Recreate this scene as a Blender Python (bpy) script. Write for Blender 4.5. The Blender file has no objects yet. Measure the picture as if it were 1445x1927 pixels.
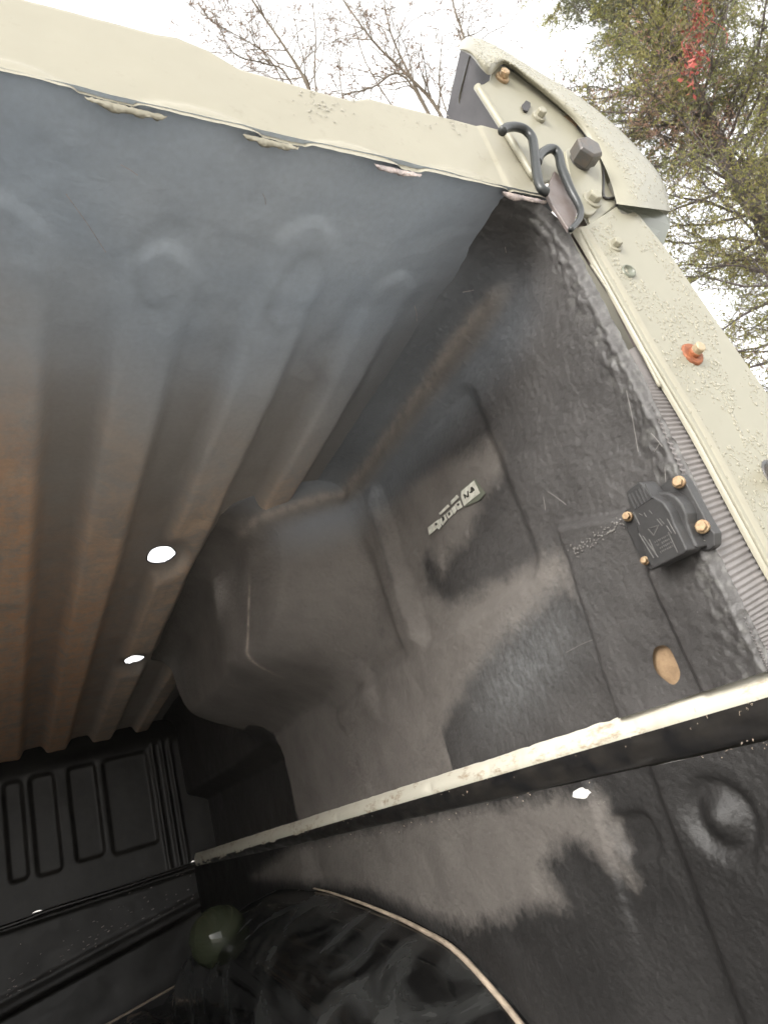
import bpy, bmesh, math, random
import numpy as np
from mathutils import Vector, Matrix, noise
R = math.radians
rng = random.Random(7)
S = bpy.context.scene
COL = S.collection

# ------------------------------------------------------------------ camera
# survey of the photograph: rows are the bed's axes (across, along, up) seen from the lens
FPX = 1288.728
AX = np.array([[0.85839514, -0.06223118, 0.50920041],
               [-0.43081099, 0.45142686, 0.78141902],
               [-0.27849537, -0.89013542, 0.36069275]])
cd = bpy.data.cameras.new('camera'); cam = bpy.data.objects.new('camera', cd); COL.objects.link(cam)
cd.sensor_fit = 'VERTICAL'; cd.sensor_height = 24.0; cd.lens = FPX / 1927 * 24.0
cd.clip_start = 0.02; cd.clip_end = 500
cam.matrix_world = Matrix([[AX[i][0], -AX[i][1], -AX[i][2], 0.0] for i in range(3)] + [[0, 0, 0, 1]])
S.camera = cam
cd.dof.use_dof = True; cd.dof.focus_distance = .85; cd.dof.aperture_fstop = 11.0
S.cycles.max_bounces = 6; S.cycles.diffuse_bounces = 3; S.cycles.glossy_bounces = 2; S.cycles.transmission_bounces = 3; S.cycles.use_adaptive_sampling = True; S.cycles.adaptive_threshold = .05

# ------------------------------------------------------------------ sky, sun, exposure (overcast)
SUN_EL, SUN_AZ = 26, 238          # low behind the camera's left shoulder, veiled by cloud
w = bpy.data.worlds.new('World'); S.world = w; w.use_nodes = True
nt = w.node_tree; bg = nt.nodes['Background']
sky = nt.nodes.new('ShaderNodeTexSky'); sky.sky_type = 'NISHITA'; sky.sun_disc = False
sky.sun_elevation = R(SUN_EL); sky.sun_rotation = R(SUN_AZ); sky.dust_density = 4.0; sky.air_density = 1.0; sky.ozone_density = 1.0
hs = nt.nodes.new('ShaderNodeHueSaturation'); hs.inputs['Saturation'].default_value = 0.22
cl = nt.nodes.new('ShaderNodeMix'); cl.data_type = 'RGBA'; cl.inputs[0].default_value = .6      # even cloud deck over the clear sky
cl.inputs[7].default_value = (5.2, 5.15, 5.0, 1)
nt.links.new(sky.outputs[0], hs.inputs['Color']); nt.links.new(hs.outputs[0], cl.inputs[6]); nt.links.new(cl.outputs[2], bg.inputs['Color'])
bg.inputs['Strength'].default_value = 0.15
sd = bpy.data.lights.new('sun', 'SUN'); sd.energy = .9; sd.angle = R(24); sd.color = (1, .97, .92)
sun = bpy.data.objects.new('sun', sd); COL.objects.link(sun)
az = R(SUN_AZ)
sdir = Vector((math.sin(az) * math.cos(R(SUN_EL)), math.cos(az) * math.cos(R(SUN_EL)), math.sin(R(SUN_EL))))
sun.rotation_euler = sdir.to_track_quat('Z', 'Y').to_euler(); sun.location = (0, -3, 8)
vs = S.view_settings; vs.view_transform = 'Standard'; vs.look = 'None'; vs.gamma = 1; vs.use_curve_mapping = False
vs.exposure = 1.7

# ------------------------------------------------------------------ helpers
def ray(x, y):
    return AX @ np.array([x - 722.5, y - 963.5, FPX])
def at(x, y, ax, val):
    r = ray(x, y); p = r * (val / r[ax]); return Vector((p[0], p[1], p[2]))
def link(o, parent=None):
    COL.objects.link(o)
    if parent is not None: o.parent = parent
    return o
def setp(o, label=None, cat=None, group=None, kind=None):
    for k, v in (('label', label), ('category', cat), ('group', group), ('kind', kind)):
        if v: o[k] = v
    return o
def thing(name, loc, label, cat, group=None):
    o = bpy.data.objects.new(name, None); o.location = loc; o.empty_display_size = .1
    link(o); return setp(o, label, cat, group)
def mesh(name, verts, faces, mat, parent=None, smooth=False, attrs=None):
    me = bpy.data.meshes.new(name)
    me.from_pydata([tuple(v) for v in verts], [], faces); me.update()
    if attrs:
        for k, a in attrs.items():
            at_ = me.attributes.new(k, 'FLOAT', 'POINT'); at_.data.foreach_set('value', np.asarray(a, dtype=np.float32))
    if smooth: me.polygons.foreach_set('use_smooth', [True] * len(me.polygons))
    o = bpy.data.objects.new(name, me)
    if mat: me.materials.append(mat)
    link(o)
    if parent is not None:
        o.parent = parent; o.matrix_parent_inverse = Matrix.Translation(-parent_loc(parent))
    return o
def parent_loc(p):
    v = Vector(p.location); q = p
    if p.parent is not None and p.type == 'EMPTY': pass
    return v if p.parent is None else Vector((0, 0, 0)) + (Vector(p.parent.location) if p.type != 'EMPTY' else Vector())
def fromb(name, bm, mat, parent=None, smooth=False):
    me = bpy.data.meshes.new(name); bmesh.ops.recalc_face_normals(bm, faces=bm.faces); bm.to_mesh(me); bm.free()
    if smooth: me.polygons.foreach_set('use_smooth', [True] * len(me.polygons))
    me.materials.append(mat)
    o = bpy.data.objects.new(name, me); link(o)
    if parent is not None: o.parent = parent
    return o
def bev(o, wd=.001, seg=2):
    m = o.modifiers.new('bevel', 'BEVEL'); m.width = wd; m.segments = seg; m.limit_method = 'ANGLE'; m.angle_limit = R(35); return o
def poly_bm(pts, off, bm=None):
    """closed prism: polygon pts extruded by the vector off"""
    bm = bm or bmesh.new()
    a = [bm.verts.new(p) for p in pts]; b = [bm.verts.new(Vector(p) + Vector(off)) for p in pts]
    bm.faces.new(a); bm.faces.new(list(reversed(b)))
    n = len(a)
    for i in range(n): bm.faces.new((a[i], b[i], b[(i + 1) % n], a[(i + 1) % n]))
    return bm
def tube_bm(path, rad, seg=10, bm=None, cap=True):
    bm = bm or bmesh.new(); n = len(path); rings = []
    path = [Vector(p) for p in path]
    rad = rad if isinstance(rad, (list, tuple)) else [rad] * n
    up = None
    for i, p in enumerate(path):
        t = (path[min(i + 1, n - 1)] - path[max(i - 1, 0)]).normalized()
        if up is None: up = t.orthogonal().normalized()
        up = (up - t * up.dot(t)).normalized(); s = t.cross(up)
        rings.append([bm.verts.new(p + (up * math.cos(2 * math.pi * k / seg) + s * math.sin(2 * math.pi * k / seg)) * rad[i]) for k in range(seg)])
    for i in range(n - 1):
        for k in range(seg):
            bm.faces.new((rings[i][k], rings[i][(k + 1) % seg], rings[i + 1][(k + 1) % seg], rings[i + 1][k]))
    if cap:
        bm.faces.new(list(reversed(rings[0]))); bm.faces.new(rings[-1])
    return bm
def catmull(pts, k=6):
    pts = [Vector(p) for p in pts]; out = []
    for i in range(len(pts) - 1):
        p0 = pts[max(i - 1, 0)]; p1 = pts[i]; p2 = pts[i + 1]; p3 = pts[min(i + 2, len(pts) - 1)]
        for j in range(k):
            t = j / k
            out.append(.5 * ((2 * p1) + (p2 - p0) * t + (2 * p0 - 5 * p1 + 4 * p2 - p3) * t * t + (3 * p1 - p0 - 3 * p2 + p3) * t ** 3))
    out.append(pts[-1]); return out
def sst(e0, e1, x):
    t = np.clip((np.asarray(x, float) - e0) / (e1 - e0), 0, 1); return t * t * (3 - 2 * t)
_tab = np.random.RandomState(3).rand(64, 64)
def vnoise(x, y):
    """smooth value noise on arrays"""
    x = np.asarray(x, float); y = np.asarray(y, float)
    xi = np.floor(x).astype(int); yi = np.floor(y).astype(int); fx = x - xi; fy = y - yi
    fx = fx * fx * (3 - 2 * fx); fy = fy * fy * (3 - 2 * fy)
    g = lambda a, b: _tab[a % 64, b % 64]
    return (g(xi, yi) * (1 - fx) + g(xi + 1, yi) * fx) * (1 - fy) + (g(xi, yi + 1) * (1 - fx) + g(xi + 1, yi + 1) * fx) * fy - .5
def fbm(x, y, o=4):
    return sum(vnoise(x * 2 ** i + 17 * i, y * 2 ** i + 5 * i) / 2 ** i for i in range(o))
def sdist(px, py, poly):
    """signed distance to a polygon, positive inside"""
    px = np.asarray(px, float); py = np.asarray(py, float); d = np.full(px.shape, 1e9); ins = np.zeros(px.shape, bool)
    n = len(poly)
    for i in range(n):
        ax, ay = poly[i]; bx, by = poly[(i + 1) % n]
        ex, ey = bx - ax, by - ay; L = ex * ex + ey * ey + 1e-12
        t = np.clip(((px - ax) * ex + (py - ay) * ey) / L, 0, 1)
        d = np.minimum(d, np.hypot(px - ax - t * ex, py - ay - t * ey))
        c = ((ay > py) != (by > py)) & (px < ex * (py - ay) / (ey if abs(ey) > 1e-12 else 1e-12) + ax)
        ins ^= c
    return np.where(ins, d, -d)
def gridmesh(name, P, mat, parent=None, attrs=None, cut=None, flip=False):
    """P: (nu,nv,3) array -> one smooth sheet; cut: bool (nu-1,nv-1) faces left out"""
    nu, nv = P.shape[:2]
    idx = np.arange(nu * nv).reshape(nu, nv)
    q = np.stack([idx[:-1, :-1], idx[1:, :-1], idx[1:, 1:], idx[:-1, 1:]], -1)
    if flip: q = q[..., ::-1]
    q = q.reshape(-1, 4)
    if cut is not None: q = q[~cut.reshape(-1)]
    used = np.unique(q); remap = -np.ones(nu * nv, int); remap[used] = np.arange(len(used))
    q = remap[q]; V = P.reshape(-1, 3)[used]
    me = bpy.data.meshes.new(name)
    me.vertices.add(len(V)); me.vertices.foreach_set('co', V.astype(np.float32).ravel())
    me.loops.add(q.size); me.loops.foreach_set('vertex_index', q.ravel().astype(np.int32))
    me.polygons.add(len(q)); me.polygons.foreach_set('loop_start', np.arange(0, q.size, 4, dtype=np.int32))
    me.polygons.foreach_set('use_smooth', np.ones(len(q), bool))
    me.update(calc_edges=True)
    for k, a in (attrs or {}).items():
        t = me.attributes.new(k, 'FLOAT', 'POINT'); t.data.foreach_set('value', np.asarray(a, np.float32).reshape(-1)[used])
    me.materials.append(mat)
    o = bpy.data.objects.new(name, me); link(o)
    if parent is not None: o.parent = parent
    return o

# ------------------------------------------------------------------ materials
class NB:
    def __init__(s, name):
        s.m = bpy.data.materials.new(name); s.m.use_nodes = True; s.t = s.m.node_tree
        s.b = s.t.nodes['Principled BSDF']; s.tc = s.t.nodes.new('ShaderNodeTexCoord')
    def n(s, kind, **kw):
        n = s.t.nodes.new(kind)
        for k, v in kw.items():
            if hasattr(n, k) and k not in ('inputs',): setattr(n, k, v)
        return n
    def l(s, a, b): s.t.links.new(a, b)
    def noise(s, scale, detail=4, rough=.55, vec=None, dist=0):
        n = s.n('ShaderNodeTexNoise'); n.inputs['Scale'].default_value = scale; n.inputs['Detail'].default_value = min(detail, 4.5)
        n.inputs['Roughness'].default_value = rough; n.inputs['Distortion'].default_value = dist
        s.l(vec or s.tc.outputs['Object'], n.inputs['Vector']); return n.outputs['Fac']
    def mapv(s, sc):
        m = s.n('ShaderNodeMapping'); m.inputs['Scale'].default_value = sc; s.l(s.tc.outputs['Object'], m.inputs['Vector']); return m.outputs[0]
    def ramp(s, fac, stops):
        r = s.n('ShaderNodeValToRGB'); e = r.color_ramp.elements
        while len(e) < len(stops): e.new(.5)
        for i, (p, c) in enumerate(stops):
            e[i].position = p; e[i].color = (c, c, c, 1) if isinstance(c, (int, float)) else (*c, 1)
        s.l(fac, r.inputs[0]); return r.outputs[0]
    def mix(s, fac, a, b, kind='MIX'):
        m = s.n('ShaderNodeMix'); m.data_type = 'RGBA'; m.blend_type = kind
        for sock, v in ((m.inputs[0], fac), (m.inputs[6], a), (m.inputs[7], b)):
            if isinstance(v, (int, float)): sock.default_value = v if sock is m.inputs[0] or sock.type == 'VALUE' else (v, v, v, 1)
            elif isinstance(v, tuple): sock.default_value = (*v, 1)
            else: s.l(v, sock)
        return m.outputs[2]
    def math(s, op, a, b=0, c=None):
        m = s.n('ShaderNodeMath'); m.operation = op
        for i, v in enumerate((a, b) if c is None else (a, b, c)):
            if isinstance(v, (int, float)): m.inputs[i].default_value = v
            else: s.l(v, m.inputs[i])
        return m.outputs[0]
    def attr(s, nm):
        a = s.n('ShaderNodeAttribute'); a.attribute_name = nm; return a.outputs['Fac']
    def bump(s, h, strength=.3, dist=.002, prev=None):
        b = s.n('ShaderNodeBump'); b.inputs['Strength'].default_value = strength; b.inputs['Distance'].default_value = dist
        s.l(h, b.inputs['Height'])
        if prev: s.l(prev, b.inputs['Normal'])
        return b.outputs[0]
    def out(s, color=None, rough=None, normal=None, metal=None, spec=None, coat=None):
        for key, v in (('Base Color', color), ('Roughness', rough), ('Metallic', metal), ('Specular IOR Level', spec), ('Coat Weight', coat)):
            if v is None: continue
            if isinstance(v, tuple): s.b.inputs[key].default_value = (*v, 1)
            elif isinstance(v, (int, float)): s.b.inputs[key].default_value = v
            else: s.l(v, s.b.inputs[key])
        if normal: s.l(normal, s.b.inputs['Normal'])
        return s.m

def mat_floor():
    s = NB('scuffed_bed_floor')
    ridge = s.attr('ridge'); fr = s.attr('front'); side = s.attr('side')
    big = s.noise(3.0, 5); blot = s.noise(11, 6, .7); fine = s.noise(160, 3)
    stretch = s.noise(7, 5, .7, s.mapv((7, .7, 1)))
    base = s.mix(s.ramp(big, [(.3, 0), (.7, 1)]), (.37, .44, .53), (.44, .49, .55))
    # bluish haze painted onto the rear edge, further in it is plain grey and grimy
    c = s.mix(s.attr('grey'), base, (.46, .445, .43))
    grime = s.math('MULTIPLY', fr, s.ramp(blot, [(.28, .35), (.62, 1)]))
    c = s.mix(grime, c, (.46, .39, .33))
    mott = s.ramp(s.noise(16, 8, .78, dist=.5), [(.40, 0), (.60, 1)])
    wear = s.math('MULTIPLY', s.math('MULTIPLY', ridge, fr), mott)
    c = s.mix(wear, c, (.66, .50, .37))
    c = s.mix(s.math('MULTIPLY', s.math('MULTIPLY', s.attr('rust'), fr), s.ramp(s.noise(26, 6, .75), [(.36, 0), (.58, .9)])), c, (.74, .45, .27))
    c = s.mix(s.math('MULTIPLY', s.ramp(stretch, [(.5, 0), (.72, .45)]), fr), c, (.42, .38, .34))
    c = s.mix(s.math('MULTIPLY', s.math('MULTIPLY', s.math('SUBTRACT', 1.0, ridge), s.attr('grey')), .50), c, (.19, .175, .16))  # darkening of the valleys between ribs put into the colour
    c = s.mix(side, c, (.15, .152, .158))  # darkening towards the side corner put into the colour
    c = s.mix(s.attr('stain'), c, (.10, .10, .105))
    c = s.mix(s.math('MULTIPLY', s.ramp(fine, [(.3, 0), (.7, 1)]), .12), c, (.16, .15, .145))
    nrm = s.bump(fine, .3, .0015)
    nrm = s.bump(blot, .25, .005, nrm)
    return s.out(c, s.ramp(blot, [(.3, .5), (.7, .75)]), nrm, spec=.4)
def mat_wall(name='sprayed_black_liner', k=1.0):
    s = NB(name)
    sd_ = s.attr('dust'); edge = s.attr('edge')
    n1 = s.noise(30, 10, .75); n2 = s.noise(120, 5, .75, s.mapv((1, 1.0, .75)))
    v = s.math('ADD', s.math('MULTIPLY', s.math('SUBTRACT', n1, .5), .045), s.math('MULTIPLY', s.math('SUBTRACT', n2, .5), .030))
    m = s.ramp(s.math('ADD', s.math('MULTIPLY', s.math('ADD', sd_, v), 30), .5), [(.15, 0), (.85, 1)])
    soft = s.noise(7, 5)
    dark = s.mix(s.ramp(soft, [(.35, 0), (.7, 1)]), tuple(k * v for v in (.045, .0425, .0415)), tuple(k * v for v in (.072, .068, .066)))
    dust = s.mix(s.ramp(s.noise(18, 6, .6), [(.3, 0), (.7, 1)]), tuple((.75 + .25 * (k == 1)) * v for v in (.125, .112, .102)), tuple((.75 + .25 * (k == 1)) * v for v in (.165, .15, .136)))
    c = s.mix(m, dark, dust)
    speck = s.n('ShaderNodeTexVoronoi'); speck.inputs['Scale'].default_value = 190; s.l(s.tc.outputs['Object'], speck.inputs['Vector'])
    sp = s.math('MULTIPLY', s.ramp(speck.outputs['Distance'], [(.05, 1), (.14, 0)]), s.ramp(s.noise(23, 3), [(.55, 0), (.66, .7)]))
    c = s.mix(s.math('MULTIPLY', sp, .5), c, (.3, .28, .26))
    c = s.mix(s.math('MULTIPLY', edge, s.ramp(s.noise(120, 3), [(.5, 0), (.7, .4)])), c, (.16, .16, .145))
    c = s.mix(s.math('MULTIPLY', s.attr('top'), s.ramp(soft, [(.3, .6), (.7, 1)])), c, (.20, .215, .235))  # bluish haze painted along the top of the wall
    c = s.mix(s.math('MULTIPLY', s.attr('worn'), s.ramp(s.noise(60, 4), [(.35, .3), (.6, 1)])), c, (.42, .36, .31))  # painted highlights on housing corner and bead
    stk = s.noise(170, 4, .78, s.mapv((1, 1.0, .5)))
    c = s.mix(s.math('MULTIPLY', s.attr('streak'), s.ramp(stk, [(.36, .15), (.68, .85)])), c, (.24, .25, .255))
    vor = s.n('ShaderNodeTexVoronoi'); vor.feature = 'SMOOTH_F1'; vor.inputs['Scale'].default_value = 150
    s.l(s.tc.outputs['Object'], vor.inputs['Vector'])
    nrm = s.bump(vor.outputs['Distance'], .35, .003)
    nrm = s.bump(s.noise(380, 3, .7), .45, .0016, nrm)
    rough = s.mix(m, s.ramp(soft, [(.3, .38 if k == 1 else .5), (.7, .55 if k == 1 else .65)]), .85)
    return s.out(c, rough, nrm, spec=.5)
def mat_paint(name='cream_paint', col=(.295, .276, .215), dirt=.25):
    s = NB(name)
    n = s.noise(9, 5); f = s.noise(55, 6, .7)
    c = s.mix(s.ramp(n, [(.3, 0), (.75, 1)]), col, tuple(v * .93 for v in col))
    c = s.mix(s.math('MULTIPLY', s.ramp(f, [(.60, 0), (.74, 1)]), dirt), c, (.13, .115, .085))
    nrm = s.bump(s.noise(90, 3), .05, .002)
    return s.out(c, .38, nrm, spec=.45)
def mat_simple(name, col, rough=.5, metal=0, var=.3, scale=30, bump=.15, col2=None, spec=.5):
    s = NB(name); n = s.noise(scale, 6, .65)
    c = s.mix(s.ramp(n, [(.35, 0), (.65, 1)]), col, col2 or tuple(v * (1 - var) for v in col))
    nrm = s.bump(s.noise(scale * 6, 3), bump, .001)
    return s.out(c, rough, nrm, metal, spec)
def mat_rail():
    s = NB('scuffed_cream_rail')
    fr = s.noise(14, 6, .7); c = s.mix(s.ramp(fr, [(.56, 0), (.82, .6)]), (.66, .63, .53), (.50, .41, .30))
    c = s.mix(s.ramp(s.noise(45, 7, .8, s.mapv((1, .35, 1))), [(.55, 0), (.66, .8)]), c, (.36, .27, .18))
    c = s.mix(s.ramp(s.noise(120, 5, .8), [(.68, 0), (.74, .9)]), c, (.12, .09, .06))
    return s.out(c, .5, s.bump(s.noise(60, 5), .3, .002))
def mat_wet():
    s = NB('wet_black_wheel_arch')
    m = s.noise(9, 6, .6, dist=.8); film = s.ramp(m, [(.42, 0), (.62, 1)])
    c = s.mix(film, (.006, .006, .006), (.034, .035, .034))  # cloudy reflections painted into the black
    r = s.mix(film, .06, .34)
    nrm = s.bump(s.noise(30, 4, vec=s.mapv((1, 1, 1))), .06, .004)
    return s.out(c, r, nrm, spec=.5)
def mat_bark(name, a, b):
    s = NB(name); n = s.noise(14, 6, .7, s.mapv((3, 3, .7)))
    return s.out(s.mix(s.ramp(n, [(.3, 0), (.7, 1)]), a, b), .9, s.bump(n, .6, .02), spec=.2)
def mat_leaf():
    s = NB('cedar_foliage')
    t = s.attr('tint')
    c = s.ramp(t, [(0, (.12, .125, .095)), (.35, (.16, .17, .085)), (.6, (.27, .27, .085)), (.8, (.27, .19, .14)), (1.0, (.36, .18, .14))])
    s.out(c, .7, spec=.25)
    tr = s.n('ShaderNodeBsdfTranslucent'); s.l(c, tr.inputs['Color'])
    mx = s.n('ShaderNodeMixShader'); mx.inputs[0].default_value = .4
    o = s.t.nodes['Material Output']; s.l(s.b.outputs[0], mx.inputs[1]); s.l(tr.outputs[0], mx.inputs[2]); s.l(mx.outputs[0], o.inputs['Surface'])
    return s.m
def mat_globe():
    s = NB('greenish_glass'); s.b.inputs['Transmission Weight'].default_value = .5; s.b.inputs['IOR'].default_value = 1.4
    return s.out((.07, .08, .05), .03)
def mat_ground():
    s = NB('pale_gravel'); n = s.noise(2.2, 6); f = s.noise(45, 5, .7)
    c = s.mix(s.ramp(n, [(.3, 0), (.7, 1)]), (.55, .53, .49), (.42, .40, .37)); c = s.mix(s.math('MULTIPLY', f, .5), c, (.5, .48, .45))
    return s.out(c, .9, s.bump(f, .7, .02), spec=.2)
def mat_drop(name, col):
    s = NB(name)      # clear beads show the paint beneath them
    return s.out(col, .12, spec=.5)

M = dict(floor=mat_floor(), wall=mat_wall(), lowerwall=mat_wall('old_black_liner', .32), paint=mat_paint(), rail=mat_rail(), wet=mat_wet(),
         blackmetal=mat_simple('chipped_black_enamel', (.012, .012, .013), .3, 0, .2, 25, .2, (.03, .027, .024)),
         pillar=mat_paint('cream_pillar_paint', (.270, .256, .197), .12),
         shadepaint=mat_paint('grey_green_paint', (.15, .16, .125), .2),  # cream paint with shade put into its colour; sticker border shares it
         greymetal=mat_simple('dull_grey_primer', (.055, .052, .055), .6, 0, .35, 18),
         darkfront=mat_simple('dull_black_front_panel', (.03, .028, .026), .5, 0, .4, 12),
         hook=mat_simple('black_rubber_coating', (.03, .033, .033), .35, 0, .3, 40),
         strap=mat_simple('oily_brown_steel', (.20, .175, .17), .45, .2, .35, 22, .2, (.13, .10, .085)),
         rust=mat_simple('rusty_steel', (.34, .12, .05), .6, .2, .3, 160, .4, (.20, .07, .035)),
         rusttip=mat_simple('worn_bolt_end', (.45, .36, .24), .5, .3, .3, 160, .3),
         brass=mat_simple('yellow_zinc', (.40, .30, .18), .45, .35, .3, 200, .4, (.25, .15, .08)),
         darkbolt=mat_simple('dark_bolt_steel', (.085, .088, .09), .28, .3, .3, 90, .3, (.12, .10, .085)),
         plastic=mat_simple('black_plastic', (.045, .044, .044), .5, 0, .2, 60, .2),
         plasticworn=mat_simple('worn_black_plastic', (.13, .125, .12), .5, 0, .4, 90, .2),
         strip=mat_simple('ribbed_grey_strip', (.20, .185, .18), .55, 0, .25, 40),
         sticker=mat_simple('weathered_white_sticker', (.75, .74, .66), .6, 0, .2, 130, .2, (.5, .49, .42)),
         ink=mat_simple('faded_black_ink', (.04, .04, .03), .7),
         bare=mat_simple('bare_tan_primer', (.30, .205, .12), .7, 0, .3, 90, .3, (.20, .13, .075)),
         weld=mat_simple('pinkish_seam_sealer', (.55, .46, .42), .6, 0, .35, 120, .6, (.3, .27, .27)),
         scratch=mat_simple('pale_scratch', (.24, .225, .21), .6, 0, .3, 80),
         bead=mat_simple('beige_seam_bead', (.42, .34, .26), .45, 0, .4, 40),
         globe=mat_globe(),
         bark=mat_bark('bare_branch_bark', (.15, .125, .095), (.085, .07, .055)), cedarbark=mat_bark('cedar_bark', (.15, .13, .125), (.08, .068, .06)),
         bud=mat_simple('bud_scales', (.20, .13, .09), .8), leaf=mat_leaf(), ground=mat_ground(), drop=mat_drop('wet_beaded_paint', (.268, .254, .195)), silldrop=mat_drop('wet_beaded_sill_paint', (.30, .285, .235)),
         redvine=mat_simple('red_dead_vine', (.42, .10, .08), .8, 0, .3, 20))

# ------------------------------------------------------------------ ground
GZ = -.85
gn = 60
gx = np.sign(np.linspace(-1, 1, gn)) * np.abs(np.linspace(-1, 1, gn)) ** 2.2 * 150
GX, GY = np.meshgrid(gx, gx, indexing='ij')
G = np.stack([GX, GY, GZ + .25 * fbm(GX / 9, GY / 9) * sst(6, 20, np.hypot(GX, GY))], -1)
setp(gridmesh('ground', G, M['ground']), kind='structure')

# ------------------------------------------------------------------ the overturned bed
XL, XR, Y0, Y1 = -1.0, .53, .337, 2.45
def zfloor(Y): return .50 - .047 * (Y - Y0)
def zrail(Y): return .000 - .014 * (Y - Y0) / 2.1
UP = thing('overturned_truck_bed', (0, 0, 0), 'cream pickup bed lying upside down with black lined ribbed floor overhead', 'truck bed', 'stacked truck beds')

# floor with ribs
fx = np.concatenate([np.arange(XL, -.05, .012), np.arange(-.05, XR + .016, .004)])
fy = np.concatenate([np.arange(Y0 - .004, .62, .004), np.arange(.62, Y1 + .03, .009)])
FX, FY = np.meshgrid(fx, fy, indexing='ij')
rib_edges = [(.000, .062), (.136, .188), (.266, .318), (.395, .432)]
rib_edges += [(-.13 * k, -.13 * k + .058) for k in range(1, 8)]
ridge = np.zeros_like(FX)
for i, (a, b) in enumerate(rib_edges):
    ye = .45 + .03 * math.sin(i * 2.3)
    cx = (a + b) / 2; hw = (b - a) / 2
    # rounded rib end
    d = np.abs(FX - cx) + np.where(FY < ye + hw, (ye + hw - FY) ** 2 / hw * .5, 0)
    ridge = np.maximum(ridge, (1 - sst(hw - .004, hw + .018, d)) * (.22 + .78 * sst(ye, ye + .28, FY)))
for hx, hy in ((.2645, 1.11), (.2935, 1.665)): ridge *= 1 - .95 * np.exp(-(np.hypot(FX - hx, (FY - hy) * .6) / .042) ** 4)
frontm = sst(.50, 1.05, FY + .45 * (0.20 - FX) + .20 * fbm(FX * 5, FY * 3))
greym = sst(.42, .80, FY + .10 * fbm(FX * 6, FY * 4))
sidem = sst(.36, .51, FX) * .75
rustm = sst(.7, 1.5, FY) * (1 - sst(.15, .30, FX)) + .9 * (1 - sst(.05, .09, FX)) * sst(.55, .8, FY)
FZ = zfloor(FY) - .019 * ridge + .0035 * fbm(FX * 9, FY * 5) + .0016 * fbm(FX * 40, FY * 30)
stain = np.zeros_like(FX)  # darker broken rings near the rib ends
for (cx, cy, rx, ry, ph) in ((.03, .50, .035, .06, 0), (.165, .485, .03, .05, 1), (.30, .50, .03, .05, 2), (.40, .56, .05, .08, 3)):
    rr = np.hypot((FX - cx) / rx, (FY - cy) / ry) + .5 * fbm(FX * 22 + ph, FY * 22)
    stain = np.maximum(stain, .16 * np.exp(-((rr - 1) / .2) ** 2) * sst(-.6, .5, (cx - FX) / rx + .4 * np.sin(ph)))
P = np.stack([FX, FY, FZ], -1)
def punch(P, u, v, cu, cv, ru, rv, jag=.0, seed=0):
    """opens an elliptical hole; rim vertices are pulled onto the ellipse"""
    fu = (u[:-1, :-1] + u[1:, 1:]) / 2; fv = (v[:-1, :-1] + v[1:, 1:]) / 2
    ang = np.arctan2((fv - cv) / rv, (fu - cu) / ru)
    lim = 1 + jag * np.sin(3 * ang + seed) + jag * .6 * np.sin(5 * ang + 2 * seed)
    cut = np.hypot((fu - cu) / ru, (fv - cv) / rv) < lim
    near = np.zeros(u.shape, bool)
    for a in (0, 1):
        for b in (0, 1): near[a:cut.shape[0] + a, b:cut.shape[1] + b] |= cut
    ang2 = np.arctan2((v - cv) / rv, (u - cu) / ru); r2 = np.hypot((u - cu) / ru, (v - cv) / rv)
    lim2 = 1 + jag * np.sin(3 * ang2 + seed) + jag * .6 * np.sin(5 * ang2 + 2 * seed)
    inside = near & (r2 > .45)
    k = np.where(inside, lim2 / np.maximum(r2, 1e-6), 1)
    return cut, cu + (u - cu) * k, cv + (v - cv) * k
cut = np.zeros((FX.shape[0] - 1, FX.shape[1] - 1), bool)
for (hx, hy, ru, rv, jag, sd2) in ((.2645, 1.110, .0235, .033, .03, 1), (.2935, 1.665, .0225, .030, .05, 2)):
    c_, u_, v_ = punch(P, P[..., 0], P[..., 1], hx, hy, ru, rv, jag, sd2)
    P[..., 0], P[..., 1] = u_, v_; cut |= c_
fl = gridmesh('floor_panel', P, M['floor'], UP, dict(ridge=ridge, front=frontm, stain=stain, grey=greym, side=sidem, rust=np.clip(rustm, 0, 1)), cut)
for (hx, hy, ru, rv, jag, sd2) in ((.2645, 1.110, .0235, .033, .03, 1), (.2935, 1.665, .0225, .030, .05, 2)):
    pts = []
    for a in np.linspace(0, 2 * math.pi, 49):
        lim = 1 + jag * math.sin(3 * a + sd2) + jag * .6 * math.sin(5 * a + 2 * sd2)
        x_, y_ = hx + ru * lim * math.cos(a), hy + rv * lim * math.sin(a)
        i_ = np.argmin(np.abs(fx - x_)); j_ = np.argmin(np.abs(fy - y_)); pts.append((x_, y_, float(P[i_, j_, 2]) + .0005))
    rim_o = fromb('hole_rim', tube_bm(pts, .0014, 7, cap=False), M['greymetal'], UP, True)
fl['label'] = 'dark ribbed bed floor overhead with two light holes'

# side wall (height field over length and height)
wy = np.concatenate([np.arange(Y0, .47, .0016), np.arange(.47, 1.2, .0045), np.arange(1.2, Y1 + .012, .011)])
wv = np.linspace(0, 1, 170)
WY, WV = np.meshgrid(wy, wv, indexing='ij')
WZ = zrail(WY) - .001 + WV * (zfloor(WY) + .004 - zrail(WY))
def rrect(Y, Z, y0, y1, z0, z1, soft, rad=.03):
    qx = np.abs(Y - (y0 + y1) / 2) - (y1 - y0) / 2 + rad; qz = np.abs(Z - (z0 + z1) / 2) - (z1 - z0) / 2 + rad
    d = np.hypot(np.maximum(qx, 0), np.maximum(qz, 0)) + np.minimum(np.maximum(qx, qz), 0) - rad
    return 1 - sst(-soft, soft, d)
D = np.zeros_like(WY)
D += .009 * rrect(WY, WZ, .545, .83, .165, .425, .010)                      # recessed panel round the sticker
D -= .007 * rrect(WY, WZ, .815, .875, .175, .42, .012, .01)                 # rib between panel and wheel housing
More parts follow.
